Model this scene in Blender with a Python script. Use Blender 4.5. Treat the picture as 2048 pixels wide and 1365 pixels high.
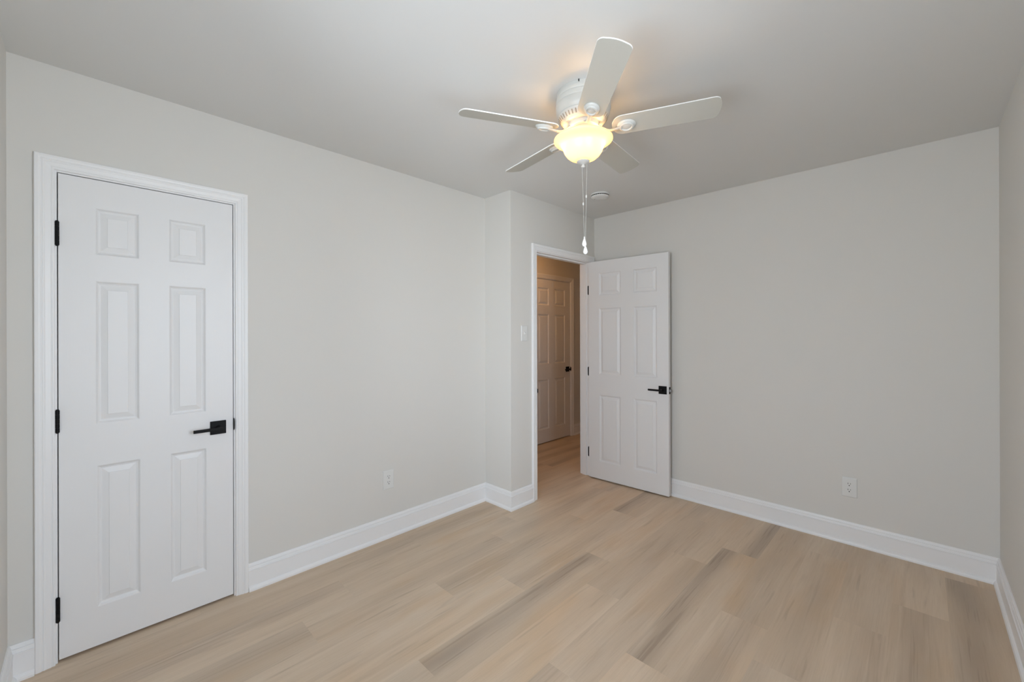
import bpy, bmesh, math, random
from mathutils import Vector, Matrix

for o in list(bpy.data.objects):
    bpy.data.objects.remove(o, do_unlink=True)
scene = bpy.context.scene
col = scene.collection
PI = math.pi
random.seed(7)

# ------------------------------------------------------------------ room numbers (metres)
W, D, Y0, H = 2.8716, 3.831, 0.1465, 2.4846      # right wall x, back wall y, front wall y, ceiling
JX, JY = 0.2966, 2.6696                          # boxed-out corner: depth of the step, where it starts
HX0, HX1 = -0.78, 0.187                          # hall: far face, near face
HEND = 6.2
SLAB = 0.12

# ------------------------------------------------------------------ camera
cam = bpy.data.cameras.new('camera')
cam.sensor_width = 36.0
cam.lens = 833.589 * 36.0 / 2048.0
cam.shift_y = -14.78 / 2048.0
cam.clip_start = 0.02
cam_o = bpy.data.objects.new('camera', cam)
col.objects.link(cam_o)
yaw, pit, rol = math.radians(44.436), math.radians(0.0097), math.radians(-0.1514)
F = Vector((-math.sin(yaw) * math.cos(pit), math.cos(yaw) * math.cos(pit), math.sin(pit)))
R0 = Vector((math.cos(yaw), math.sin(yaw), 0))
U0 = R0.cross(F)
R1 = R0 * math.cos(rol) + U0 * math.sin(rol)
U1 = -R0 * math.sin(rol) + U0 * math.cos(rol)
M = Matrix((R1, U1, -F)).transposed().to_4x4()
M.translation = (2.56646, 0.36745, 1.36859)
cam_o.matrix_world = M
scene.camera = cam_o

# ------------------------------------------------------------------ exposure
vs = scene.view_settings
vs.view_transform = 'Standard'
vs.look = 'None'
vs.exposure = 0.0
vs.gamma = 1.0
vs.use_curve_mapping = False
scene.cycles.max_bounces = 14
scene.cycles.diffuse_bounces = 10
scene.cycles.transmission_bounces = 10
scene.cycles.transparent_max_bounces = 12

# ------------------------------------------------------------------ sky
world = bpy.data.worlds.new('sky')
scene.world = world
world.use_nodes = True
nt = world.node_tree
bg = nt.nodes['Background']
tc = nt.nodes.new('ShaderNodeTexCoord')
sp = nt.nodes.new('ShaderNodeSeparateXYZ')
mr = nt.nodes.new('ShaderNodeMapRange')
mr.inputs['From Min'].default_value = -1.0
cr = nt.nodes.new('ShaderNodeValToRGB')
e = cr.color_ramp.elements
T = (0.91, 0.96, 1.10)                    # daylight tint
sk = lambda k, c=(1, 1, 1): (k * T[0] * c[0], k * T[1] * c[1], k * T[2] * c[2], 1)
e[0].position = 0.0; e[0].color = sk(1.0, (1, .99, .96))      # ground kept bright, as added fill for the ceiling
e[1].position = 1.0; e[1].color = sk(0.95, (.92, .98, 1.06))
a = e.new(0.47); a.color = sk(0.95, (1, .99, .96))
a = e.new(0.53); a.color = sk(1.0)
nt.links.new(tc.outputs['Generated'], sp.inputs[0])
nt.links.new(sp.outputs['Z'], mr.inputs['Value'])
nt.links.new(mr.outputs[0], cr.inputs[0])
nt.links.new(cr.outputs[0], bg.inputs['Color'])
bg.inputs['Strength'].default_value = 10.0

# windows, out of frame: one in the right wall, one added in the front wall as fill light
WIN_R = (0.45, 1.75, 0.75, 2.15)     # y0, y1, z0, z1
WIN_F = (1.15, 2.45, 0.75, 2.15)     # x0, x1, z0, z1


def portal(name, loc, rot, sx, sz):
    l = bpy.data.lights.new(name, 'AREA')
    l.shape = 'RECTANGLE'
    l.size, l.size_y = sx, sz
    l.cycles.is_portal = True
    o = bpy.data.objects.new(name, l)
    col.objects.link(o)
    o.location = loc
    o.rotation_euler = rot
    return o


portal('sky_portal', (W + 0.16, (WIN_R[0] + WIN_R[1]) / 2, (WIN_R[2] + WIN_R[3]) / 2), (PI / 2, 0, PI / 2),
       WIN_R[1] - WIN_R[0], WIN_R[3] - WIN_R[2])
portal('sky_portal', ((WIN_F[0] + WIN_F[1]) / 2, Y0 - 0.16, (WIN_F[2] + WIN_F[3]) / 2), (PI / 2, 0, 0),
       WIN_F[1] - WIN_F[0], WIN_F[3] - WIN_F[2])


# ------------------------------------------------------------------ materials
def srgb(r, g, b):
    f = lambda c: c / 12.92 if c <= 0.04045 else ((c + 0.055) / 1.055) ** 2.4
    return (f(r / 255), f(g / 255), f(b / 255), 1)


def mat(name, color, rough=0.5, metal=0.0, spec=0.5, bump=None, noise=None):
    m = bpy.data.materials.new(name)
    m.use_nodes = True
    n = m.node_tree
    b = n.nodes['Principled BSDF']
    b.inputs['Base Color'].default_value = color
    b.inputs['Roughness'].default_value = rough
    b.inputs['Metallic'].default_value = metal
    b.inputs['Specular IOR Level'].default_value = spec
    if bump:
        scale, strength, dist = bump
        t = n.nodes.new('ShaderNodeTexCoord')
        mp = n.nodes.new('ShaderNodeMapping')
        mp.inputs['Scale'].default_value = scale if hasattr(scale, '__len__') else (scale,) * 3
        z = n.nodes.new('ShaderNodeTexNoise')
        z.inputs['Scale'].default_value = 1.0
        z.inputs['Detail'].default_value = 3
        bp = n.nodes.new('ShaderNodeBump')
        bp.inputs['Strength'].default_value = strength
        bp.inputs['Distance'].default_value = dist
        n.links.new(t.outputs['Object'], mp.inputs[0])
        n.links.new(mp.outputs[0], z.inputs['Vector'])
        n.links.new(z.outputs['Fac'], bp.inputs['Height'])
        n.links.new(bp.outputs[0], b.inputs['Normal'])
    if noise:
        scale, amt = noise
        t = n.nodes.new('ShaderNodeTexCoord')
        z = n.nodes.new('ShaderNodeTexNoise')
        z.inputs['Scale'].default_value = scale
        mx = n.nodes.new('ShaderNodeMix')
        mx.data_type = 'RGBA'
        mx.inputs[6].default_value = tuple(c * (1 - amt) for c in color[:3]) + (1,)
        mx.inputs[7].default_value = tuple(min(1, c * (1 + amt)) for c in color[:3]) + (1,)
        n.links.new(t.outputs['Object'], z.inputs['Vector'])
        n.links.new(z.outputs['Fac'], mx.inputs[0])
        n.links.new(mx.outputs[2], b.inputs['Base Color'])
    return m


M_WALL = mat('wall_paint', srgb(217, 215, 210), 0.75, spec=0.25, bump=(350, 0.05, 0.0006), noise=(1.2, 0.012))
M_CEIL = mat('ceiling_paint', srgb(219, 219, 217), 0.85, spec=0.2, bump=(260, 0.06, 0.0008), noise=(1.0, 0.012))
M_TRIM = mat('white_trim_paint', srgb(236, 236, 236), 0.38, bump=((60, 60, 8), 0.03, 0.0005))
M_DOOR = mat('white_door_paint', srgb(231, 231, 231), 0.42, bump=((240, 240, 9), 0.10, 0.0010))
M_BLACK = mat('matte_black_metal', (0.004, 0.004, 0.0045, 1), 0.48, metal=0.0, spec=0.18)
M_FAN = mat('white_fan_enamel', srgb(202, 202, 197), 0.35)
M_BLADE = mat('fan_blade_shaded', srgb(190, 188, 179), 0.55)  # blade darkened: shade on the underside is put into the colour
M_EDGE = mat('fan_blade_lit_edge', srgb(240, 240, 238), 0.4)  # same blade whitened: window light on the edges is painted in
M_PLASTIC = mat('white_plastic', srgb(238, 238, 236), 0.35)
M_PLATE = mat('white_cover_plastic', srgb(223, 223, 220), 0.4)
M_DARK = mat('dark_slot', (0.02, 0.02, 0.02, 1), 0.7)
M_GREY = mat('grey_slot', srgb(150, 143, 132), 0.7)
M_STEEL = mat('brushed_steel', (0.35, 0.35, 0.35, 1), 0.35, metal=1.0)
M_NICKEL = mat('satin_finial', srgb(205, 203, 198), 0.4, metal=0.2)


def glass_mat():
    m = bpy.data.materials.new('window_glass')
    m.use_nodes = True
    n = m.node_tree
    n.nodes.remove(n.nodes['Principled BSDF'])
    t = n.nodes.new('ShaderNodeBsdfTransparent')
    t.inputs[0].default_value = (0.94, 0.96, 0.95, 1)
    g = n.nodes.new('ShaderNodeBsdfGlossy')
    g.inputs['Roughness'].default_value = 0.02
    fr = n.nodes.new('ShaderNodeFresnel')
    fr.inputs[0].default_value = 1.45
    mx = n.nodes.new('ShaderNodeMixShader')
    n.links.new(fr.outputs[0], mx.inputs[0])
    n.links.new(t.outputs[0], mx.inputs[1])
    n.links.new(g.outputs[0], mx.inputs[2])
    n.links.new(mx.outputs[0], n.nodes['Material Output'].inputs[0])
    return m


def bowl_mat():
    m = bpy.data.materials.new('frosted_glass')
    m.use_nodes = True
    n = m.node_tree
    n.nodes.remove(n.nodes['Principled BSDF'])
    t = n.nodes.new('ShaderNodeBsdfTranslucent')
    t.inputs[0].default_value = (0.96, 0.92, 0.80, 1)
    d = n.nodes.new('ShaderNodeBsdfDiffuse')
    d.inputs[0].default_value = (0.72, 0.68, 0.60, 1)
    g = n.nodes.new('ShaderNodeBsdfGlossy')
    g.inputs['Roughness'].default_value = 0.25
    m1 = n.nodes.new('ShaderNodeMixShader'); m1.inputs[0].default_value = 0.36
    m2 = n.nodes.new('ShaderNodeMixShader'); m2.inputs[0].default_value = 0.05
    n.links.new(t.outputs[0], m1.inputs[1]); n.links.new(d.outputs[0], m1.inputs[2])
    n.links.new(m1.outputs[0], m2.inputs[1]); n.links.new(g.outputs[0], m2.inputs[2])
    n.links.new(m2.outputs[0], n.nodes['Material Output'].inputs[0])
    return m


def emit_mat(name, color, strength):
    m = bpy.data.materials.new(name)
    m.use_nodes = True
    b = m.node_tree.nodes['Principled BSDF']
    b.inputs['Base Color'].default_value = (0.9, 0.9, 0.9, 1)
    b.inputs['Emission Color'].default_value = color
    b.inputs['Emission Strength'].default_value = strength
    return m


M_GLASS = glass_mat()
M_BOWL = bowl_mat()
M_BULB = emit_mat('lit_bulb', (1.0, 0.58, 0.21, 1), 74.0)
M_HALLBULB = emit_mat('hall_lamp_glow', (1.0, 0.46, 0.12, 1), 39.0)


def floor_mat():
    m = bpy.data.materials.new('vinyl_plank')
    m.use_nodes = True
    n = m.node_tree
    L = n.links.new
    b = n.nodes['Principled BSDF']
    N = lambda t: n.nodes.new('ShaderNode' + t)

    def attr(name):
        q = N('Attribute'); q.attribute_name = name; return q

    def math_(op, x, y=None, clamp=False):
        q = N('Math'); q.operation = op; q.use_clamp = clamp
        for i, v in enumerate((x, y)):
            if v is None: continue
            if isinstance(v, (int, float)): q.inputs[i].default_value = v
            else: L(v, q.inputs[i])
        return q.outputs[0]

    def noise(vec, scale, detail=3, rough=0.55, dist=0.0):
        mp = N('Mapping'); mp.inputs['Scale'].default_value = scale
        L(vec, mp.inputs[0])
        z = N('TexNoise'); z.inputs['Scale'].default_value = 1.0
        z.inputs['Detail'].default_value = detail
        z.inputs['Roughness'].default_value = rough
        z.inputs['Distortion'].default_value = dist
        L(mp.outputs[0], z.inputs['Vector'])
        return z.outputs['Fac']

    def mix(f, c1, c2, mode='MIX'):
        q = N('Mix'); q.data_type = 'RGBA'; q.blend_type = mode
        if isinstance(f, (int, float)): q.inputs[0].default_value = f
        else: L(f, q.inputs[0])
        for i, c in ((6, c1), (7, c2)):
            if isinstance(c, tuple): q.inputs[i].default_value = c
            else: L(c, q.inputs[i])
        return q.outputs[2]

    def ramp(f, lo, hi):
        q = N('MapRange'); q.interpolation_type = 'SMOOTHSTEP'
        q.inputs['From Min'].default_value = lo; q.inputs['From Max'].default_value = hi
        L(f, q.inputs['Value'])
        return q.outputs[0]

    uv = N('UVMap'); uv.uv_map = 'plank_uv'
    rnd = attr('plank_rand').outputs['Fac']
    tone = attr('plank_tone').outputs['Fac']
    spos = attr('streak_pos').outputs['Fac']
    sstr = attr('streak_strength').outputs['Fac']
    sx = N('SeparateXYZ'); L(uv.outputs[0], sx.inputs[0])
    u, v = sx.outputs['X'], sx.outputs['Y']
    cb = N('CombineXYZ')
    L(math_('ADD', u, math_('MULTIPLY', rnd, 31.7)), cb.inputs['X'])
    L(math_('ADD', v, math_('MULTIPLY', rnd, 17.3)), cb.inputs['Y'])
    L(math_('MULTIPLY', rnd, 9.1), cb.inputs['Z'])
    P = cb.outputs[0]
    broad = noise(P, (9.0, 0.9, 1), 3, 0.5, 0.4)
    med = noise(P, (26, 1.6, 1), 4, 0.6, 0.6)
    fine = noise(P, (190, 6.5, 1), 3, 0.65)
    blot = noise(P, (5.0, 1.3, 1), 2, 0.5)
    base = mix(ramp(broad, 0.3, 0.7), srgb(*C_A), srgb(*C_B))
    base = mix(math_('MULTIPLY', ramp(blot, 0.52, 0.72), 0.55), base, srgb(*C_TAN))
    base = mix(math_('MULTIPLY', ramp(med, 0.50, 0.74), 0.45), base, srgb(*C_DK))
    # one dark heartwood streak per plank
    wob = math_('MULTIPLY', math_('SUBTRACT', noise(P, (0.6, 1.1, 1), 2, 0.5), 0.5), 0.8)
    d = math_('ABSOLUTE', math_('SUBTRACT', math_('ADD', math_('DIVIDE', u, 0.2), wob), spos))
    core = math_('SUBTRACT', 1.0, ramp(d, 0.0, 0.48))
    gate = ramp(noise(P, (2.0, 0.85, 1), 2, 0.5), 0.34, 0.66)
    lines = noise(P, (75, 1.8, 1), 3, 0.6)
    sf = math_('MULTIPLY', math_('MULTIPLY', core, gate), sstr, True)
    base = mix(math_('MULTIPLY', sf, 0.85), base, srgb(*C_STREAK))
    tf = math_('MULTIPLY', math_('MULTIPLY', ramp(lines, 0.52, 0.66), sf), 0.6, True)
    base = mix(tf, base, srgb(*C_CRACK))
    pore = math_('MULTIPLY', ramp(noise(P, (40, 2.6, 1), 2, 0.5), 0.64, 0.76), 0.28)
    base = mix(pore, base, srgb(*C_CRACK))
    light = math_('MULTIPLY', ramp(noise(P, (34, 1.0, 1), 3, 0.6), 0.58, 0.74), 0.30)
    base = mix(light, base, srgb(*C_LT))
    # knots
    mpk = N('Mapping'); mpk.inputs['Scale'].default_value = (5.2, 1.5, 1)
    L(P, mpk.inputs[0])
    vo = N('TexVoronoi'); vo.inputs['Scale'].default_value = 1.0
    L(mpk.outputs[0], vo.inputs['Vector'])
    kn = math_('SUBTRACT', 1.0, ramp(vo.outputs['Distance'], 0.01, 0.075))
    kg = N('SeparateColor'); L(vo.outputs['Color'], kg.inputs[0])
    kf = math_('MULTIPLY', kn, math_('GREATER_THAN', kg.outputs[0], 0.55))
    base = mix(math_('MULTIPLY', kf, 0.38), base, srgb(*C_KNOT))
    # grain and tone of the plank
    base = mix(math_('MULTIPLY', ramp(fine, 0.35, 0.75), 0.22), base, srgb(*C_DK))
    hv = N('HueSaturation')
    L(math_('ADD', 1.0, math_('MULTIPLY', tone, 0.13)), hv.inputs['Value'])
    L(base, hv.inputs['Color'])
    L(hv.outputs[0], b.inputs['Base Color'])
    b.inputs['Roughness'].default_value = 0.46
    b.inputs['Specular IOR Level'].default_value = 0.35
    bp = N('Bump'); bp.inputs['Strength'].default_value = 0.10; bp.inputs['Distance'].default_value = 0.0006
    L(fine, bp.inputs['Height']); L(bp.outputs[0], b.inputs['Normal'])
    return m


C_A, C_B, C_TAN, C_DK, C_LT = (203, 182, 157), (212, 193, 170), (204, 174, 139), (182, 160, 136), (222, 206, 186)
C_STREAK, C_CRACK, C_KNOT = (165, 148, 131), (142, 121, 102), (124, 100, 80)
M_FLOOR = floor_mat()


# ------------------------------------------------------------------ mesh helpers
def link(o, parent=None):
    col.objects.link(o)
    if parent:
        o.parent = parent
    return o


def obj(name, bm, m, parent=None, smooth=False, bevel=0.0, recalc=True):
    if recalc:
        bmesh.ops.recalc_face_normals(bm, faces=bm.faces[:])
    me = bpy.data.meshes.new(name)
    bm.to_mesh(me)
    bm.free()
    me.materials.append(m)
    if smooth:
        me.shade_smooth()
        if hasattr(me, 'set_sharp_from_angle'):
            me.set_sharp_from_angle(angle=math.radians(38))
    o = link(bpy.data.objects.new(name, me), parent)
    if bevel:
        md = o.modifiers.new('bevel', 'BEVEL')
        md.width = bevel
        md.segments = 2
        md.limit_method = 'ANGLE'
    return o


def box(bm, x0, x1, y0, y1, z0, z1):
    v = [bm.verts.new((x, y, z)) for z in (z0, z1) for y in (y0, y1) for x in (x0, x1)]
    for f in ((0, 2, 3, 1), (4, 5, 7, 6), (0, 1, 5, 4), (2, 6, 7, 3), (0, 4, 6, 2), (1, 3, 7, 5)):
        bm.faces.new([v[i] for i in f])


def boxes(*bs):
    bm = bmesh.new()
    for q in bs:
        box(bm, *q)
    return bm


def lathe(bm, prof, seg=48, cx=0, cy=0, sx=1, sy=1, cap_start=False, cap_end=False):
    rings = []
    for r, z in prof:
        if r < 1e-6:
            rings.append([bm.verts.new((cx, cy, z))])
        else:
            rings.append([bm.verts.new((cx + sx * r * math.cos(2 * PI * i / seg), cy + sy * r * math.sin(2 * PI * i / seg), z))
                          for i in range(seg)])
    for a_, b_ in zip(rings, rings[1:]):
        for i in range(seg):
            j = (i + 1) % seg
            if len(a_) == 1 and len(b_) == 1:
                continue
            if len(a_) == 1:
                bm.faces.new((a_[0], b_[i], b_[j]))
            elif len(b_) == 1:
                bm.faces.new((a_[i], b_[0], a_[j]))
            else:
                bm.faces.new((a_[i], b_[i], b_[j], a_[j]))
    if cap_start and len(rings[0]) > 1: bm.faces.new(rings[0])
    if cap_end and len(rings[-1]) > 1: bm.faces.new(rings[-1])


def tube(bm, pts, rad, seg=8):
    rads = rad if hasattr(rad, '__len__') else [rad] * len(pts)
    pts = [Vector(q) for q in pts]
    rings = []
    for i, q in enumerate(pts):
        t = (pts[min(i + 1, len(pts) - 1)] - pts[max(i - 1, 0)]).normalized()
        up = Vector((0, 0, 1)) if abs(t.z) < 0.9 else Vector((1, 0, 0))
        n = t.cross(up).normalized()
        b = t.cross(n)
        rings.append([bm.verts.new(q + (n * math.cos(2 * PI * k / seg) + b * math.sin(2 * PI * k / seg)) * rads[i]) for k in range(seg)])
    for a_, b_ in zip(rings, rings[1:]):
        for k in range(seg):
            bm.faces.new((a_[k], a_[(k + 1) % seg], b_[(k + 1) % seg], b_[k]))
    bm.faces.new(rings[0]); bm.faces.new(rings[-1])


def cyl(bm, p0, p1, r, seg=20):
    tube(bm, [p0, p1], r, seg)


def prism(bm, pts, axis_vec):
    """extrude a closed loop of 3d points along a vector"""
    a_ = [bm.verts.new(q) for q in pts]
    b_ = [bm.verts.new(Vector(q) + Vector(axis_vec)) for q in pts]
    bm.faces.new(a_); bm.faces.new(b_[::-1])
    n = len(pts)
    for i in range(n):
        bm.faces.new((a_[i], a_[(i + 1) % n], b_[(i + 1) % n], b_[i]))


def tag(o, label, cat, group=None, kind=None):
    o['label'] = label
    o['category'] = cat
    if group: o['group'] = group
    if kind: o['kind'] = kind
    return o


def struct(o, label, cat):
    return tag(o, label, cat, kind='structure')


def empty(name, loc, rz=0.0, parent=None):
    o = bpy.data.objects.new(name, None)
    o.empty_display_size = 0.05
    link(o, parent)
    o.location = loc
    o.rotation_euler = (0, 0, rz)
    return o


# ------------------------------------------------------------------ floor: one mesh of planks along y
def make_floor():
    bm = bmesh.new()
    uvl = bm.loops.layers.uv.new('plank_uv')
    names = ['plank_rand', 'plank_tone', 'streak_pos', 'streak_strength']
    lay = {k: bm.faces.layers.float.new(k) for k in names}
    rows = {0: .66, 1: 1.342, 2: 2.303, 3: 1.703, 4: 1.998, 5: 1.337, 6: 2.279, 7: 2.93, 8: 1.983, 9: 2.557, 10: 3.54, 11: 2.885, 12: 3.22, 13: 2.5}
    # planks read off the floor: (row, first joint index) -> tone, streak position, strength
    known = {(3, 1.703): (-.15, .5, .5), (3, .483): (.25, .2, .2), (4, .778): (.55, .8, .15), (4, 1.998): (.1, .7, .35),
             (5, 1.337): (-.05, .30, .95), (5, 2.557): (.2, .6, .2), (6, 1.059): (.55, .75, .55), (6, 2.279): (-.35, .6, .5),
             (7, 1.71): (.1, .8, .3), (8, .763): (.75, .9, .1), (8, 1.983): (.0, .22, .95), (9, 1.337): (.25, .45, .6), (9, 2.557): (-.3, .5, .3),
             (10, 2.32): (-.1, .6, .5), (11, 2.885): (-.35, .4, .6), (11, 1.665): (.1, .7, .3), (12, 2.0): (-.15, .4, .5),
             (13, 2.5): (-.4, .3, .8), (13, 1.28): (-.4, .35, .8), (1, 1.342): (-.1, .75, .8), (0, 1.88): (-.15, .35, .7), (2, 1.083): (.1, .6, .5), (2, 2.303): (.0, .5, .4)}
    Lp = 1.22
    x_lo, x_hi, y_lo, y_hi = -0.92, W + 0.14, -0.02, HEND + 0.12
    rr = random.Random(3)
    for r in range(-6, 16):
        xa, xb = 0.06 + 0.2 * r, 0.06 + 0.2 * (r + 1)
        x0, x1 = max(xa, x_lo), min(xb, x_hi)
        if x1 <= x0: continue
        j = rows.get(r, rr.uniform(0, Lp))
        k = math.floor((y_lo - j) / Lp)
        while j + k * Lp < y_hi:
            ya, yb = j + k * Lp, j + (k + 1) * Lp
            y0, y1 = max(ya, y_lo), min(yb, y_hi)
            k += 1
            rnd, tone, spos, sstr = rr.random(), rr.uniform(-.28, .28), rr.uniform(.1, .9), rr.choice((0.3, .5, .7, .9))
            for (kr, ky), val in known.items():
                if kr == r and abs(ky - ya) < 0.05:
                    tone, spos, sstr = val
            if y1 <= y0: continue
            vs_ = [bm.verts.new(q) for q in ((x0, y0, 0), (x1, y0, 0), (x1, y1, 0), (x0, y1, 0))]
            f = bm.faces.new(vs_)
            for lp in f.loops:
                lp[uvl].uv = (lp.vert.co.x - xa, lp.vert.co.y - ya)
            for key, val in zip(names, (rnd, tone, spos, sstr)):
                f[lay[key]] = val
    # body of the floor below the planks
    vs_ = [bm.verts.new(q) for q in ((x_lo, y_lo, -.08), (x_lo, y_hi, -.08), (x_hi, y_hi, -.08), (x_hi, y_lo, -.08))]
    bm.faces.new(vs_)
    o = obj('floor', bm, M_FLOOR, recalc=False)
    struct(o, 'light oak look plank floor running through the room and into the hall', 'floor')


make_floor()

# ------------------------------------------------------------------ ceiling and walls
struct(obj('ceiling', boxes((-0.92, W + .14, -0.02, HEND + .12, H, H + .1)), M_CEIL), 'flat greige painted ceiling around the fan', 'ceiling')

# closet door opening in the left wall
C_L, C_R, C_T = 0.2805, 0.9044, 2.0480        # jamb faces and head of the closet door
D_L, D_R, D_T = 2.975, 3.750, 2.0475         # the same for the hall doorway
H_L, H_R, H_T = 4.124, 4.892, 2.0475         # and for the door across the hall
JT = 0.018                                   # jamb board thickness

struct(obj('wall_left', boxes((-SLAB, 0, Y0, C_L - JT, 0, H), (-SLAB, 0, C_R + JT, JY, 0, H), (-SLAB, 0, C_L - JT, C_R + JT, C_T + JT, H)), M_WALL),
       'greige wall on the left holding the closed closet door', 'wall')
struct(obj('wall_corner', boxes((-SLAB, JX, JY, JY + .09, 0, H)), M_WALL), 'short greige return wall where the left wall steps out', 'wall')
struct(obj('wall_hall', boxes((HX1, JX, JY + .09, D_L - JT, 0, H), (HX1, JX, D_R + JT, HEND, 0, H), (HX1, JX, D_L - JT, D_R + JT, D_T + JT, H)), M_WALL),
       'greige wall around the open hall doorway', 'wall')
struct(obj('wall_back', boxes((JX, W + SLAB, D, D + SLAB, 0, H)), M_WALL), 'long greige wall behind the open door', 'wall')
struct(obj('wall_right', boxes((W, W + SLAB, Y0 - SLAB, WIN_R[0], 0, H), (W, W + SLAB, WIN_R[1], D, 0, H),
                               (W, W + SLAB, WIN_R[0], WIN_R[1], 0, WIN_R[2]), (W, W + SLAB, WIN_R[0], WIN_R[1], WIN_R[3], H)), M_WALL),
       'greige wall at the right edge of the picture', 'wall')
struct(obj('wall_front', boxes((HX0 - SLAB, WIN_F[0], Y0 - SLAB, Y0, 0, H), (WIN_F[1], W, Y0 - SLAB, Y0, 0, H),
                               (WIN_F[0], WIN_F[1], Y0 - SLAB, Y0, 0, WIN_F[2]), (WIN_F[0], WIN_F[1], Y0 - SLAB, Y0, WIN_F[3], H)), M_WALL),
       'greige wall seen as a sliver at the left edge of the picture', 'wall')
struct(obj('wall_hall_far', boxes((HX0 - SLAB, HX0, Y0, H_L - JT, 0, H), (HX0 - SLAB, HX0, H_R + JT, HEND, 0, H), (HX0 - SLAB, HX0, H_L - JT, H_R + JT, H_T + JT, H)), M_WALL),
       'wall of the dim hall around the far door', 'wall')
struct(obj('wall_hall_side', boxes((HX0, -SLAB, JY, JY + .09, 0, H)), M_WALL), 'wall closing the hall behind the closet', 'wall')
struct(obj('far_door_backing', boxes((HX0 - SLAB - .04, HX0 - SLAB - .01, H_L - .3, H_R + .3, 0, H)), M_WALL), 'unseen board added behind the far hall door to block light', 'wall')  # backing board added to stop sky light leaking round the far door
struct(obj('wall_hall_end', boxes((HX0 - SLAB, JX, HEND, HEND + .1, 0, H)), M_WALL), 'wall at the far end of the hall', 'wall')


# ------------------------------------------------------------------ mouldings
CASING = [(0, 0), (0, .008), (.003, .0105), (.0065, .011), (.008, .0095), (.010, .0095), (.0115, .0115), (.026, .0135), (.030, .0155),
          (.033, .0158), (.0345, .0145), (.037, .0145), (.039, .0165), (.045, .0180), (.0535, .0180), (.056, .0165), (.057, .014), (.057, 0)]


def casing(name, base, along, out, lo, hi, top, label, width=1.0, reveal=.006):
    """mitred moulding around a doorway; base = point on the wall face, along = unit vector of the wall, out = into the room"""
    bm = bmesh.new()
    base, along, out = Vector(base), Vector(along), Vector(out)
    P = []
    for d, t in CASING:
        d *= width
        a0, a1, zt = lo - reveal - d * 1.0 + 0, hi + reveal + d, top + reveal + d
        # lo/hi are jamb faces: the casing starts a reveal back from them
        ring = [(a0, 0), (a0, zt), (a1, zt), (a1, 0)]
        P.append([bm.verts.new(base + along * u + out * t + Vector((0, 0, z))) for u, z in ring])
    for p0, p1 in zip(P, P[1:]):
        for k in range(3):
            bm.faces.new((p0[k], p0[k + 1], p1[k + 1], p1[k]))
    bm.faces.new([p[0] for p in P]); bm.faces.new([p[3] for p in P][::-1])
    o = obj(name, bm, M_TRIM)
    struct(o, label, 'door trim')
    return o


def jamb(name, axis_x0, axis_x1, lo, hi, top, stop0, stop1, label):
    """jamb boards lining an opening whose wall runs along y; stop boards between stop0 and stop1"""
    s = .011
    bm = boxes((axis_x0, axis_x1, lo - JT, lo, 0, top + JT), (axis_x0, axis_x1, hi, hi + JT, 0, top + JT), (axis_x0, axis_x1, lo, hi, top, top + JT),
               (stop0, stop1, lo, lo + s, 0, top - s), (stop0, stop1, hi - s, hi, 0, top - s), (stop0, stop1, lo, hi, top - s, top))
    return struct(obj(name, bm, M_TRIM, bevel=.0012), label, 'door jamb')


casing('trim_1', (0, 0, 0), (0, 1, 0), (1, 0, 0), C_L, C_R, C_T, 'white moulded casing around the closet door')
jamb('trim_2', -SLAB, 0, C_L, C_R, C_T, -.06, -.038, 'white jamb lining the closet doorway')
casing('trim_3', (JX, 0, 0), (0, 1, 0), (1, 0, 0), D_L, D_R, D_T, 'white casing around the open hall doorway')
jamb('trim_4', HX1, JX, D_L, D_R, D_T, HX1 + .028, JX - .037, 'white jamb and stop lining the open hall doorway')
casing('trim_5', (HX1, 0, 0), (0, 1, 0), (-1, 0, 0), D_L, D_R, D_T, 'casing of the doorway on its hall side')
casing('trim_6', (HX0, 0, 0), (0, 1, 0), (1, 0, 0), H_L, H_R, H_T, 'casing around the door across the hall')
jamb('trim_7', HX0 - SLAB, HX0, H_L, H_R, H_T, HX0 - .06, HX0 - .038, 'jamb around the door across the hall')

BASE = [(.0, 0), (.026, 0), (.026, .009), (.0235, .0165), (.019, .0215), (.0145, .0240), (.0145, .1035), (.0168, .1055), (.0168, .1085), (.0122, .1100), (.0122, .1118),
        (.0140, .1128), (.0112, .1245), (.0072, .1258), (.0072, .1285), (.0102, .1297), (.0075, .1385), (.0045, .142), (0, .142)]


def baseboard(name, path, label, segs=None):
    """path of wall corners at floor level, room on the left hand; profile offset with mitres"""
    bm = bmesh.new()
    pts = [Vector((x, y)) for x, y in path]
    n = len(pts)
    dirs = [(pts[i + 1] - pts[i]).normalized() for i in range(n - 1)]
    nor = [Vector((-d.y, d.x)) for d in dirs]
    rings = []
    for i in range(n):
        if i == 0: off = nor[0]
        elif i == n - 1: off = nor[-1]
        else:
            s = nor[i - 1] + nor[i]
            off = s / (1 + nor[i - 1].dot(nor[i]))
        rings.append([(pts[i].x + off.x * t, pts[i].y + off.y * t, z) for t, z in BASE])
    rg = range(n - 1) if segs is None else segs
    for i in rg:
        a_ = [bm.verts.new(q) for q in rings[i]]
        b_ = [bm.verts.new(q) for q in rings[i + 1]]
        for k in range(len(BASE) - 1):
            bm.faces.new((a_[k], b_[k], b_[k + 1], a_[k + 1]))
        if i == rg[0]: bm.faces.new(a_)
        if i == rg[-1]: bm.faces.new(b_[::-1])
    bmesh.ops.remove_doubles(bm, verts=bm.verts[:], dist=1e-6)
    o = obj(name, bm, M_TRIM)
    struct(o, label, 'baseboard')


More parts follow.
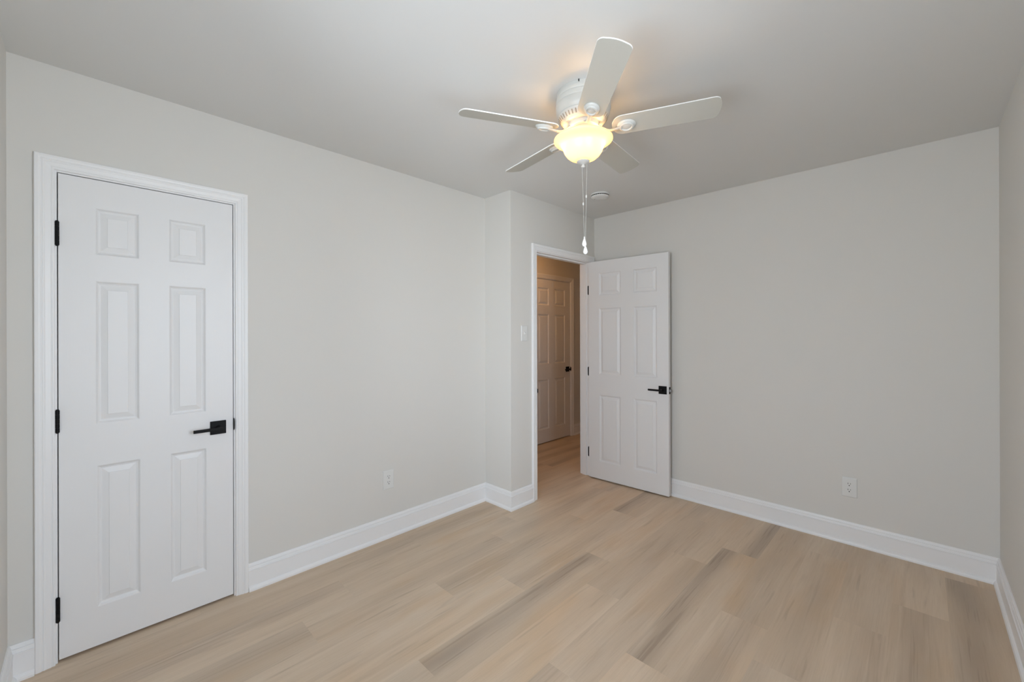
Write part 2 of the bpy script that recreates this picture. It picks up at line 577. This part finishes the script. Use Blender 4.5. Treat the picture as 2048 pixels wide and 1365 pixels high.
cas = .057 + .006
pa = [(JX, D_L - cas), (JX, JY), (0, JY), (0, C_R + cas)]
baseboard('baseboard_corner', pa, 'white baseboard wrapping the stepped corner beside the doorway', [0, 1])
baseboard('baseboard_left', pa, 'white baseboard along the left wall from closet to corner', [2])
pb = [(0, C_L - cas), (0, Y0), (W, Y0), (W, D), (JX + .001, D)]
baseboard('baseboard_left_end', pb, 'short white baseboard left of the closet door', [0])
baseboard('baseboard_front', pb, 'white baseboard along the front wall', [1])
baseboard('baseboard_right', pb, 'white baseboard along the right wall', [2])
baseboard('baseboard_back', pb, 'white baseboard along the back wall', [3])
baseboard('baseboard_hall', [(HX0, HEND), (HX0, H_R + cas)], 'white baseboard in the hall beside the far door')


# ------------------------------------------------------------------ doors
PROF = [(0, 0), (.0025, -.0008), (.0060, -.0050), (.0085, -.0078), (.0105, -.0088), (.0120, -.0092), (.0135, -.0104), (.0155, -.0108), (.0170, -.0108), (.0385, -.0036), (.0396, -.0014)]


def door_leaf(name, width, height, panels, m, parent, thick=.035):
    """local: x along the leaf, y from front face (0) to back face (thick), z up. panels = (x0,x1,z0,z1)"""
    bm = bmesh.new()
    xs = sorted({0.0, width} | {round(q, 5) for p in panels for q in p[:2]})
    zs = sorted({0.0, height} | {round(q, 5) for p in panels for q in p[2:]})
    pan = [tuple(round(q, 5) for q in p) for p in panels]
    for side in (0, 1):
        fy = (lambda d: -d) if side == 0 else (lambda d: thick + d)
        for i in range(len(xs) - 1):
            for k in range(len(zs) - 1):
                x0, x1, z0, z1 = xs[i], xs[i + 1], zs[k], zs[k + 1]
                inp = [p for p in pan if p[0] <= x0 + 1e-6 and p[1] >= x1 - 1e-6 and p[2] <= z0 + 1e-6 and p[3] >= z1 - 1e-6]
                if inp: continue
                bm.faces.new([bm.verts.new((x, fy(0), z)) for x, z in ((x0, z0), (x1, z0), (x1, z1), (x0, z1))])
        for x0, x1, z0, z1 in pan:
            rings = []
            for d, h in PROF:
                rings.append([bm.verts.new((x, fy(h), z)) for x, z in ((x0 + d, z0 + d), (x1 - d, z0 + d), (x1 - d, z1 - d), (x0 + d, z1 - d))])
            for a_, b_ in zip(rings, rings[1:]):
                for j in range(4):
                    bm.faces.new((a_[j], a_[(j + 1) % 4], b_[(j + 1) % 4], b_[j]))
            bm.faces.new(rings[-1])
    for x in (0, width):
        bm.faces.new([bm.verts.new(q) for q in ((x, 0, 0), (x, thick, 0), (x, thick, height), (x, 0, height))])
    for z in (0, height):
        bm.faces.new([bm.verts.new(q) for q in ((0, 0, z), (width, 0, z), (width, thick, z), (0, thick, z))])
    bmesh.ops.remove_doubles(bm, verts=bm.verts[:], dist=1e-5)
    return obj(name, bm, m, parent)


def handle(parent, x, z, direction, y_face=0.0, out=-1):
    """square rose with a straight flat lever; direction = -1/+1 lever along local x; out = side it stands on"""
    y = lambda d: y_face + out * d
    h = empty('door_handle', (0, 0, 0), parent=parent)
    h['label'] = 'matte black lever handle'
    bm = bmesh.new()
    ys = sorted((y(0), y(.009)))
    box(bm, x - .0335, x + .0335, ys[0], ys[1], z - .0335, z + .0335)
    obj('rose', bm, M_BLACK, h, bevel=.0012)
    bm = bmesh.new()
    cyl(bm, (x, y(.008), z), (x, y(.050), z), .0105, 20)
    x1 = x + direction * .108
    xa, xb = sorted((x - direction * .012, x1))
    ys = sorted((y(.044), y(.055)))
    box(bm, xa, xb, ys[0], ys[1], z - .0075, z + .0075)
    obj('lever', bm, M_BLACK, h, bevel=.0015)
    return h


def hinge_barrel(parent, x, y, z0, z1, leaf=None):
    bm = bmesh.new()
    n = 5
    for i in range(n):
        a0 = z0 + (z1 - z0) * i / n + .0006
        a1 = z0 + (z1 - z0) * (i + 1) / n - .0006
        cyl(bm, (x, y, a0), (x, y, a1), .0068, 16)
    cyl(bm, (x, y, z0 - .003), (x, y, z1 + .003), .0045, 12)
    if leaf:
        box(bm, *leaf, z0 + .001, z1 - .001)
    o = obj('hinge', bm, M_BLACK, parent, smooth=True)
    o['label'] = 'matte black butt hinge'
    return o


# closet door (door_1): leaf runs along +y in the wall x = 0; local x -> world y
def door_root(name, loc, xdir):
    """empty whose local x points along xdir and whose local -y (front) faces the room"""
    o = empty(name, loc)
    o.rotation_euler = (0, 0, math.atan2(xdir[1], xdir[0]))
    return o


z_off = .012
d1 = door_root('door_1', (-.001, .284, 0), (0, 1))
struct(d1, 'closed white six-panel closet door in the left wall', 'door')
zz = lambda p: [(a0, a1, z0 - z_off, z1 - z_off) for a0, a1, z0, z1 in p]
lf = door_leaf('door_leaf', .617, 2.032, zz([(.109, .253, 1.717, 1.922), (.359, .503, 1.717, 1.922), (.109, .253, .979, 1.603), (.359, .503, .979, 1.603),
                                        (.112, .256, .180, .797), (.362, .505, .180, .797)]), M_DOOR, d1)
lf.location = (0, 0, z_off)
handle(d1, .552, .8935, -1)
for z0, z1 in ((1.742, 1.841), (.962, 1.055), (.175, .273)):
    hinge_barrel(d1, -.003, -.0065, z0, z1, leaf=(-.004, .002, -.004, .004))
bm = bmesh.new()        # curved lip of the strike plate in the gap
prism(bm, [(.6188, -.0015 - .019 * math.sin(t) ** .7, .901 - .031 * math.cos(t)) for t in [PI * i / 14 for i in range(15)]], (.0022, 0, 0))
o = obj('strike_plate', bm, M_BLACK, d1)
o['label'] = 'black rounded strike plate lip in the door gap'

# open hall door (door_2)
ang = math.radians(2.61)
d2 = empty('door_2', (.3135, 3.7085, 0), ang)
struct(d2, 'white six-panel door standing open into the room against the back wall', 'door')
lf = door_leaf('door_leaf', .762, 2.032, zz([(.109, .331, 1.724, 1.932), (.451, .663, 1.724, 1.932), (.109, .331, .987, 1.605), (.451, .663, .987, 1.605),
                                        (.112, .326, .174, .796), (.450, .662, .174, .796)]), M_DOOR, d2)
lf.location = (0, 0, z_off)
handle(d2, .712, .893, -1)
handle(d2, .712, .893, -1, y_face=.035, out=1)
bm = bmesh.new()
box(bm, .7618, .7635, .004, .031, .862, .920)
obj('latch_plate', bm, M_BLACK, d2)
bm = bmesh.new()
prism(bm, [(.763, .011, .881), (.763, .024, .881), (.776, .024, .881), (.774, .016, .881)], (0, 0, .019))
o = obj('latch_bolt', bm, M_STEEL, d2)
o['label'] = 'bare metal spring latch'
for z0, z1 in ((1.739, 1.830), (.962, 1.050), (.186, .283)):
    # jamb half of the hinge with rounded corners, and the barrel at the back of the leaf
    bm = bmesh.new()
    r = .012
    pts = []
    for cx_, cz_, a0 in ((-.036 + r, z0 + r, PI), (-.036 + r, z1 - r, PI / 2)):
        sg = [(cx_ + r * math.cos(a0 + s * PI / 2 / 6), cz_ + r * math.sin(a0 + s * PI / 2 / 6)) for s in range(7)]
        pts += sg if a0 == PI else sg
    low = [(cx_, cz_) for cx_, cz_ in pts[:7]]
    hi_ = [(cx_, cz_) for cx_, cz_ in pts[7:]]
    loop = [(.004, z0)] + low[::-1] + hi_[::-1] + [(.004, z1)]
    prism(bm, [(px, .0395, pz) for px, pz in loop], (0, .0018, 0))
    cyl(bm, (.003, .0395, z0), (.003, .0395, z1), .006, 14)
    o = obj('hinge', bm, M_BLACK, d2)
    o['label'] = 'matte black butt hinge'

# door across the hall (door_3)
d3 = door_root('door_3', (HX0 - .001, 4.127, 0), (0, 1))
struct(d3, 'closed six-panel door across the dim hall', 'door')
lf = door_leaf('door_leaf', .762, 2.032, zz([(.110, .320, 1.724, 1.940), (.432, .652, 1.724, 1.940), (.110, .320, .987, 1.612), (.432, .652, .987, 1.612),
                                        (.110, .320, .174, .796), (.432, .652, .174, .796)]), M_DOOR, d3)
lf.location = (0, 0, z_off)
handle(d3, .700, .897, -1)
bm = bmesh.new()
prism(bm, [(.7635, -.0015 - .0165 * math.sin(t) ** .7, .897 - .029 * math.cos(t)) for t in [PI * i / 14 for i in range(15)]], (.0022, 0, 0))
obj('strike_plate', bm, M_BLACK, d3)

# strike plate lip on the free jamb of the hall doorway
bm = boxes((JX - .032, JX - .002, D_L, D_L + .0015, .865, .925), (JX - .004, JX + .012, D_L - .002, D_L + .0015, .880, .912))
o = obj('strike_plate', bm, M_BLACK)
tag(o, 'small black strike plate on the left jamb of the open doorway', 'strike plate')


# ------------------------------------------------------------------ windows (one beside the camera, an added one behind it)
def window(name, label, wall, a0, a1, z0, z1):
    """double-hung window; wall 'R' runs along y at x = W, wall 'F' along x at y = Y0"""
    root = empty(name, (W, (a0 + a1) / 2, z0) if wall == 'R' else ((a0 + a1) / 2, Y0, z0), PI / 2 if wall == 'R' else 0.0)
    struct(root, label, 'window')
    # local: x along the wall, y>0 towards outside, for 'R' local y = -x world
    w, h = a1 - a0, z1 - z0
    s = -1
    Y = lambda d: s * d
    def bx(*q):
        x0_, x1_, d0, d1_, zz0, zz1 = q
        ys = sorted((Y(d0), Y(d1_)))
        return (x0_, x1_, ys[0], ys[1], zz0, zz1)
    fr = boxes(bx(-w / 2, -w / 2 + .03, .0, .118, 0, h), bx(w / 2 - .03, w / 2, .0, .118, 0, h), bx(-w / 2, w / 2, .0, .118, h - .03, h), bx(-w / 2, w / 2, .0, .118, 0, .03))
    obj('window_frame', fr, M_TRIM, root)
    c = .06
    ca = boxes(bx(-w / 2 - c, -w / 2 + .006, -.018, -.0005, -.02, h + c), bx(w / 2 - .006, w / 2 + c, -.018, -.0005, -.02, h + c), bx(-w / 2 + .006, w / 2 - .006, -.018, -.0005, h - .006, h + c))
    obj('window_casing', ca, M_TRIM, root, bevel=.002)
    obj('window_sill', boxes(bx(-w / 2 - c - .02, w / 2 + c + .02, -.05, -.0005, -.045, -.02)), M_TRIM, root, bevel=.003)
    for i, (zz0, zz1, dep) in enumerate(((.03, h / 2 + .02, .045), (h / 2 - .02, h - .03, .08))):
        r = .04
        x0_, x1_ = -w / 2 + .03, w / 2 - .03
        sa = obj('sash', boxes(bx(x0_, x0_ + r, dep, dep + .03, zz0, zz1), bx(x1_ - r, x1_, dep, dep + .03, zz0, zz1),
                               bx(x0_ + r, x1_ - r, dep, dep + .03, zz0, zz0 + r), bx(x0_ + r, x1_ - r, dep, dep + .03, zz1 - r, zz1)), M_TRIM, root, bevel=.002)
        obj('pane', boxes(bx(x0_ + r, x1_ - r, dep + .013, dep + .017, zz0 + r, zz1 - r)), M_GLASS, sa)
    return root


window('window_1', 'white double-hung window in the right wall, beside the camera', 'R', *WIN_R)
window('fill_window', 'white double-hung window added as fill light in the front wall, behind the camera', 'F', *WIN_F)  # made-up window, added to brighten the back wall and ceiling


# ------------------------------------------------------------------ outlets, switch
def plate_root(name, loc, rz):
    return empty(name, loc, rz)


def cover_plate(parent, w, h, holes=None):
    """front face towards local -y"""
    bm = bmesh.new()
    prof = [(0, 0), (0, .0022), (.0035, .0052), (.006, .0058)]
    rings = [[bm.verts.new((x, -t, z)) for x, z in ((-w / 2 + d, -h / 2 + d), (w / 2 - d, -h / 2 + d), (w / 2 - d, h / 2 - d), (-w / 2 + d, h / 2 - d))] for d, t in prof]
    for a_, b_ in zip(rings, rings[1:]):
        for k in range(4):
            bm.faces.new((a_[k], a_[(k + 1) % 4], b_[(k + 1) % 4], b_[k]))
    bm.faces.new(rings[-1]); bm.faces.new(rings[0][::-1])
    return obj('cover_plate', bm, M_PLATE, parent)


def outlet(loc, rz, label):
    root = plate_root('wall_outlet', loc, rz)
    tag(root, label, 'outlet', 'duplex outlets low on the walls')
    cover_plate(root, .080, .127)
    for zc in (.0195, -.0195):
        bm = bmesh.new()
        pts = []
        for i in range(32):
            t = 2 * PI * i / 32
            pts.append((.0172 * math.cos(t), -.0056, zc + max(-.0142, min(.0142, .0172 * math.sin(t)))))
        prism(bm, pts, (0, -.0016, 0))
        rc = obj('receptacle', bm, M_PLATE, root)
        bm = boxes((-.0078, -.0052, -.0077, -.0070, zc + .0005, zc + .0095), (.0052, .0078, -.0077, -.0070, zc + .0015, zc + .0085))
        hole = [(.0031 * math.cos(t), -.0070, zc - .0075 + .0031 * math.sin(t)) for t in [2 * PI * i / 14 for i in range(14)]]
        prism(bm, hole, (0, -.0007, 0))
        o = obj('socket_slots', bm, M_DARK, rc)
        o['label'] = 'dark prong holes'
    bm = bmesh.new()
    prism(bm, [(.003 * math.cos(t), -.0056, .003 * math.sin(t)) for t in [2 * PI * i / 14 for i in range(14)]], (0, -.0012, 0))
    obj('screw', bm, M_PLATE, root)
    return root


outlet((0.0005, 1.789, .387), PI / 2, 'white duplex outlet low on the left wall between closet door and corner')
outlet((2.234, D - .0005, .366), 0, 'white duplex outlet low on the back wall right of the open door')

sw = empty('light_switch', (JX + .0005, 2.821, 1.3715), PI / 2)
tag(sw, 'white toggle light switch beside the open hall doorway', 'switch')
cover_plate(sw, .074, .124)
bm = bmesh.new()
prism(bm, [(-.005, -.0055, -.012), (-.005, -.0055, .012), (-.004, -.018, -.002), (-.004, -.016, -.008)], (.009, 0, 0))
obj('toggle', bm, M_PLATE, sw)
for zc in (.030, -.030):
    bm = bmesh.new()
    prism(bm, [(.003 * math.cos(t), -.0056, zc + .003 * math.sin(t)) for t in [2 * PI * i / 14 for i in range(14)]], (0, -.0010, 0))
    obj('screw', bm, M_PLATE, sw)

# ------------------------------------------------------------------ smoke detector
sd = empty('smoke_detector', (.733, 3.249, H))
tag(sd, 'round white smoke detector on the ceiling near the hall doorway', 'smoke detector')
bm = bmesh.new()
lathe(bm, [(.0, -.0003), (.073, -.0003), (.073, -.012), (.070, -.0125)], 48)
lathe(bm, [(.064, -.012), (.064, -.019)], 48)
obj('mounting_base', bm, M_PLATE, sd, smooth=True)
bm = bmesh.new()
lathe(bm, [(.066, -.0185), (.0715, -.0195), (.0705, -.025), (.064, -.0305), (.050, -.0335), (.0, -.0345)], 48)
lathe(bm, [(.066, -.0185), (.050, -.0185)], 48)
obj('cover', bm, M_PLATE, sd, smooth=True)
bm = bmesh.new()
for i in range(24):
    t0, t1 = 2 * PI * (i + .1) / 24, 2 * PI * (i + .9) / 24
    pts = []
    v = [bm.verts.new((rr_ * math.cos(t), rr_ * math.sin(t), z)) for rr_, t, z in ((.0655, t0, -.0125), (.0655, t1, -.0125), (.0655, t1, -.0185), (.0655, t0, -.0185))]
    bm.faces.new(v)
obj('vent_slots', bm, M_DARK, sd)
bm = bmesh.new()
_d = Vector((2.566 - .733, .367 - 3.249, 0)).normalized()
_s = Vector((_d.y, -_d.x, 0)) * -1
q = _s * -.042 + _d * -.010
cyl(bm, (q.x, q.y, -.032), (q.x, q.y, -.0354), .0038, 12)
obj('indicator', bm, M_GREY, sd)

# ------------------------------------------------------------------ ceiling fan
FC = (1.44655, 1.98569)
fan = empty('ceiling_fan', (FC[0], FC[1], H))
tag(fan, 'white five-blade ceiling fan with a lit frosted glass bowl', 'ceiling fan')

bm = bmesh.new()
lathe(bm, [(.0, -.0003), (.119, -.0003), (.121, -.004), (.1205, -.011), (.1215, -.013), (.1222, -.030), (.1210, -.032), (.1215, -.034), (.1245, -.037),
           (.1255, -.056), (.1243, -.058), (.1248, -.060), (.1262, -.063), (.1258, -.080), (.1225, -.094), (.1165, -.104), (.1150, -.106), (.1165, -.109),
           (.1150, -.114), (.1060, -.129), (.0930, -.141), (.0900, -.144), (.0860, -.1445), (.0780, -.1440), (.0, -.1440)], 72)
obj('motor_housing', bm, M_FAN, fan, smooth=True)
bm = bmesh.new()
for i in range(40):
    t = 2 * PI * i / 40
    ct, st = math.cos(t), math.sin(t)
    wv = .0030
    v = []
    for r_, z_, s_ in ((.1128, -.1182, -1), (.1128, -.1182, 1), (.1012, -.1342, 1), (.1012, -.1342, -1)):
        r_ += .0012
        z_ -= .0008
        v.append(bm.verts.new((r_ * ct - s_ * wv * st, r_ * st + s_ * wv * ct, z_)))
    bm.faces.new(v)
o = obj('vent_slots', bm, M_GREY, fan)
o['label'] = 'row of narrow vent slots around the lower housing'
# small dark notch at the top rim, on the side facing the camera
cd = Vector((2.566 - FC[0], .367 - FC[1], 0)).normalized()
cs = Vector((cd.y, -cd.x, 0))
if cs.dot(R0) < 0: cs = -cs
bm = bmesh.new()
p = cd * .121 - cs * .018
box(bm, -.0016, .0016, -.0016, .0016, -.0105, -.0005)
for v in bm.verts: v.co += Vector((p.x, p.y, 0))
o = obj('bracket_slot', bm, M_DARK, fan)
o['label'] = 'small dark notch at the ceiling rim'
bm = bmesh.new()
lathe(bm, [(.0, -.143), (.072, -.143), (.0735, -.147), (.0735, -.158), (.071, -.163), (.064, -.166), (.0, -.166)], 48)
obj('rotor_hub', bm, M_FAN, fan, smooth=True)
bm = bmesh.new()
lathe(bm, [(.0, -.165), (.050, -.165), (.0515, -.168), (.0500, -.172), (.0475, -.174), (.0475, -.193), (.052, -.196), (.066, -.1985), (.066, -.2000), (.0, -.2005)], 48)
obj('light_fitter', bm, M_FAN, fan, smooth=True)

bm = bmesh.new()
cyl(bm, (0, 0, -.199), (0, 0, -.313), .0075, 16)
obj('centre_stem', bm, M_FAN, fan, smooth=True)

# blades: built along +x once, then each one its own part
BR, BT_, BW = .126, .578, .0615           # root radius, tip radius, half width
PITCH = math.radians(-14.1)
ZR = -.1789


def blade_outline():
    pts = []
    # root: rounded end
    rw = .0585
    n = 12
    for i in range(n + 1):
        t = PI / 2 + PI * i / n
        pts.append((BR + .045 + .045 * math.cos(t), rw * math.sin(t)))
    # lower side to the tip corner
    cr_ = .026
    xt = BT_ - .006
    for i in range(7):
        t = -PI / 2 + (PI / 2 - .12) * i / 6
        pts.append((xt - cr_ + cr_ * math.cos(t), -BW + cr_ + cr_ * math.sin(t)))
    for i in range(1, 8):
        y = (-BW + cr_ * .9) + (2 * BW - 1.8 * cr_) * i / 8
        pts.append((xt + .006 * (1 - (y / (BW - cr_)) ** 2 * .9), y))
    for i in range(7):
        t = .12 + (PI / 2 - .12) * i / 6
        pts.append((xt - cr_ + cr_ * math.cos(t), BW - cr_ + cr_ * math.sin(t)))
    return pts


def blade_mesh():
    bm = bmesh.new()
    tk = .0055
    prism(bm, [(x, y, 0) for x, y in blade_outline()], (0, 0, tk))
    rot = Matrix.Translation((0, 0, ZR)) @ Matrix.Rotation(PITCH, 4, 'X')
    bmesh.ops.transform(bm, matrix=rot, verts=bm.verts[:])
    bmesh.ops.recalc_face_normals(bm, faces=bm.faces[:])
    me = bpy.data.meshes.new('blade')
    bm.to_mesh(me); bm.free()
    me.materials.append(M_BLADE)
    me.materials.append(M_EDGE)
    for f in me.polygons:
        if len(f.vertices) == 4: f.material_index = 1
    return me


def iron_mesh():
    bm = bmesh.new()
    rot = Matrix.Translation((0, 0, ZR)) @ Matrix.Rotation(PITCH, 4, 'X')
    # oval medallion under the blade root: wide upper disc, raised lower ring, domed middle
    cx_ = .190
    lathe(bm, [(.0, -.0002), (.036, -.0002), (.037, -.003), (.034, -.008), (.029, -.010), (.0280, -.0150), (.0255, -.0170), (.0215, -.0170),
               (.0195, -.0145), (.0185, -.0120), (.0150, -.0135), (.008, -.0150), (.0, -.0153)], 36, cx=cx_, sx=1.12, sy=.92)
    bmesh.ops.transform(bm, matrix=rot, verts=bm.verts[:])
    # curved arm from the hub
    path = [(.058, 0, -.160), (.072, 0, -.168), (.086, 0, -.180), (.102, 0, -.1895), (.120, 0, -.1925), (.138, 0, -.1915), (.156, 0, -.1900), (.170, 0, -.1905)]
    wd = [.013, .012, .0105, .0095, .009, .009, .011, .013]
    rings = []
    for i, (q, w_) in enumerate(zip(path, wd)):
        a_ = Vector(path[max(i - 1, 0)]); b_ = Vector(path[min(i + 1, len(path) - 1)])
        t = (b_ - a_).normalized()
        n_ = Vector((-t.z, 0, t.x))
        rings.append([bm.verts.new(Vector(q) + Vector((0, w_ * math.cos(k * PI / 4), 0)) + n_ * (.0042 * math.sin(k * PI / 4))) for k in range(8)])
    for a_, b_ in zip(rings, rings[1:]):
        for k in range(8):
            bm.faces.new((a_[k], a_[(k + 1) % 8], b_[(k + 1) % 8], b_[k]))
    bm.faces.new(rings[0]); bm.faces.new(rings[-1])
    bmesh.ops.recalc_face_normals(bm, faces=bm.faces[:])
    me = bpy.data.meshes.new('blade_iron')
    bm.to_mesh(me); bm.free()
    me.materials.append(M_FAN)
    me.shade_smooth()
    me.set_sharp_from_angle(angle=math.radians(40))
    return me


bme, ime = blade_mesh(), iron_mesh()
TH = [-44.53, 25.85, 96.64, 169.36, 240.83]
for k in range(5):
    th = math.radians(TH[k])
    slope = .0154 + .0177 * math.cos(th) - .0075 * math.sin(th)      # the fan hangs slightly out of true
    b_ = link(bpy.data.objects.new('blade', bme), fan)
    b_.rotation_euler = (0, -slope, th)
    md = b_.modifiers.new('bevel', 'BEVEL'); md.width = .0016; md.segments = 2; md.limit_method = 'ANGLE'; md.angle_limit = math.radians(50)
    i_ = link(bpy.data.objects.new('blade_iron', ime), fan)
    i_.rotation_euler = (0, -slope, th)

# light bowl, bulbs, finial
bm = bmesh.new()
prof = [(.088, -.200), (.096, -.2004), (.105, -.2015), (.113, -.2030), (.120, -.205), (.1265, -.2075), (.131, -.2105), (.1345, -.2135), (.1355, -.216), (.1352, -.2185),
        (.1335, -.221), (.124, -.2265), (.113, -.232), (.103, -.2385), (.0985, -.2430), (.096, -.247), (.0935, -.2525), (.092, -.258), (.087, -.271), (.077, -.286),
        (.062, -.299), (.043, -.308), (.02, -.313)]
lathe(bm, prof, 72)
o = obj('glass_bowl', bm, M_BOWL, fan, smooth=True)
o['label'] = 'glowing frosted bell-shaped glass bowl'
md = o.modifiers.new('thickness', 'SOLIDIFY'); md.thickness = .003; md.offset = -1
for s in (-1, 1):
    bm = bmesh.new()
    q = cs * (.070 * s) + cd * .012
    lathe(bm, [(.0, -.204), (.012, -.2045), (.013, -.214), (.0175, -.220), (.0235, -.231), (.0245, -.240), (.0215, -.250), (.014, -.259), (.0, -.263)], 24, cx=q.x, cy=q.y)
    o = obj('bulb', bm, M_BULB, fan, smooth=True)
    o['label'] = 'lit warm bulb inside the bowl'
bm = bmesh.new()
lathe(bm, [(.0, -.311), (.0295, -.3135), (.0300, -.3165), (.0270, -.3205), (.0180, -.3250), (.0090, -.3290), (.0050, -.3305), (.0050, -.3320), (.0085, -.3345),
           (.0098, -.3385), (.0085, -.3425), (.0045, -.3450), (.0, -.3455)], 40)
o = obj('finial', bm, M_NICKEL, fan, smooth=True)
o['label'] = 'dull metal finial cap with a small ball'


def chain(px0, zc, px1, ztop, zend, push, label):
    """pull chain: cord with a small connector and a teardrop fob; offsets in metres along the view right"""
    n = 10
    p0 = cs * px0 - cd * push
    p1 = cs * px1 - cd * push
    pts = [(p0.x + (p1.x - p0.x) * i / n, p0.y + (p1.y - p0.y) * i / n, ztop + (zend - ztop) * i / n) for i in range(n + 1)]
    bm = bmesh.new()
    tube(bm, pts, .0005, 6)
    # beads of the chain
    m = int((ztop - zend) / .0045)
    for i in range(m):
        t = i / m
        q = Vector(pts[0]).lerp(Vector(pts[-1]), t)
        bmesh.ops.create_icosphere(bm, subdivisions=1, radius=.0009, matrix=Matrix.Translation(q))
    c_ = obj('pull_chain', bm, M_FAN, fan, smooth=True)
    c_['label'] = label
    t = (ztop - zc) / (ztop - zend)
    q = Vector(pts[0]).lerp(Vector(pts[-1]), t)
    bm = bmesh.new()
    lathe(bm, [(.0, .007), (.0028, .006), (.0034, .0), (.0026, -.006), (.0, -.008)], 14, cx=q.x, cy=q.y)
    for v in bm.verts: v.co.z += q.z
    obj('chain_connector', bm, M_FAN, c_, smooth=True)
    q = Vector(pts[-1])
    bm = bmesh.new()
    lathe(bm, [(.0, .003), (.0024, .002), (.0028, -.003), (.0025, -.006), (.0042, -.010), (.0075, -.019), (.0099, -.028), (.0104, -.033), (.0088, -.039), (.0050, -.043), (.0, -.0445)], 20,
          cx=q.x, cy=q.y, sx=1.0, sy=1.0)
    for v in bm.verts: v.co.z += q.z
    obj('teardrop_fob', bm, M_PLASTIC, c_, smooth=True)


chain(-.0055, -.512, .0045, -.318, -.667, .003, 'shorter pull chain of the fan')
chain(.0172, -.477, .0093, -.318, -.702, .006, 'longer pull chain of the fan')

# ------------------------------------------------------------------ hall lamp (out of sight past the doorway)
hl = empty('hall_light', (-.38, 3.75, H))
tag(hl, 'small warm flush light on the hall ceiling', 'ceiling light')
bm = bmesh.new()
lathe(bm, [(.0, -.0003), (.105, -.0003), (.105, -.018), (.098, -.022), (.0, -.022)], 40)
obj('lamp_base', bm, M_FAN, hl, smooth=True)
bm = bmesh.new()
lathe(bm, [(.095, -.022), (.092, -.040), (.075, -.060), (.045, -.073), (.0, -.078)], 40)
obj('lamp_shade', bm, M_HALLBULB, hl, smooth=True)
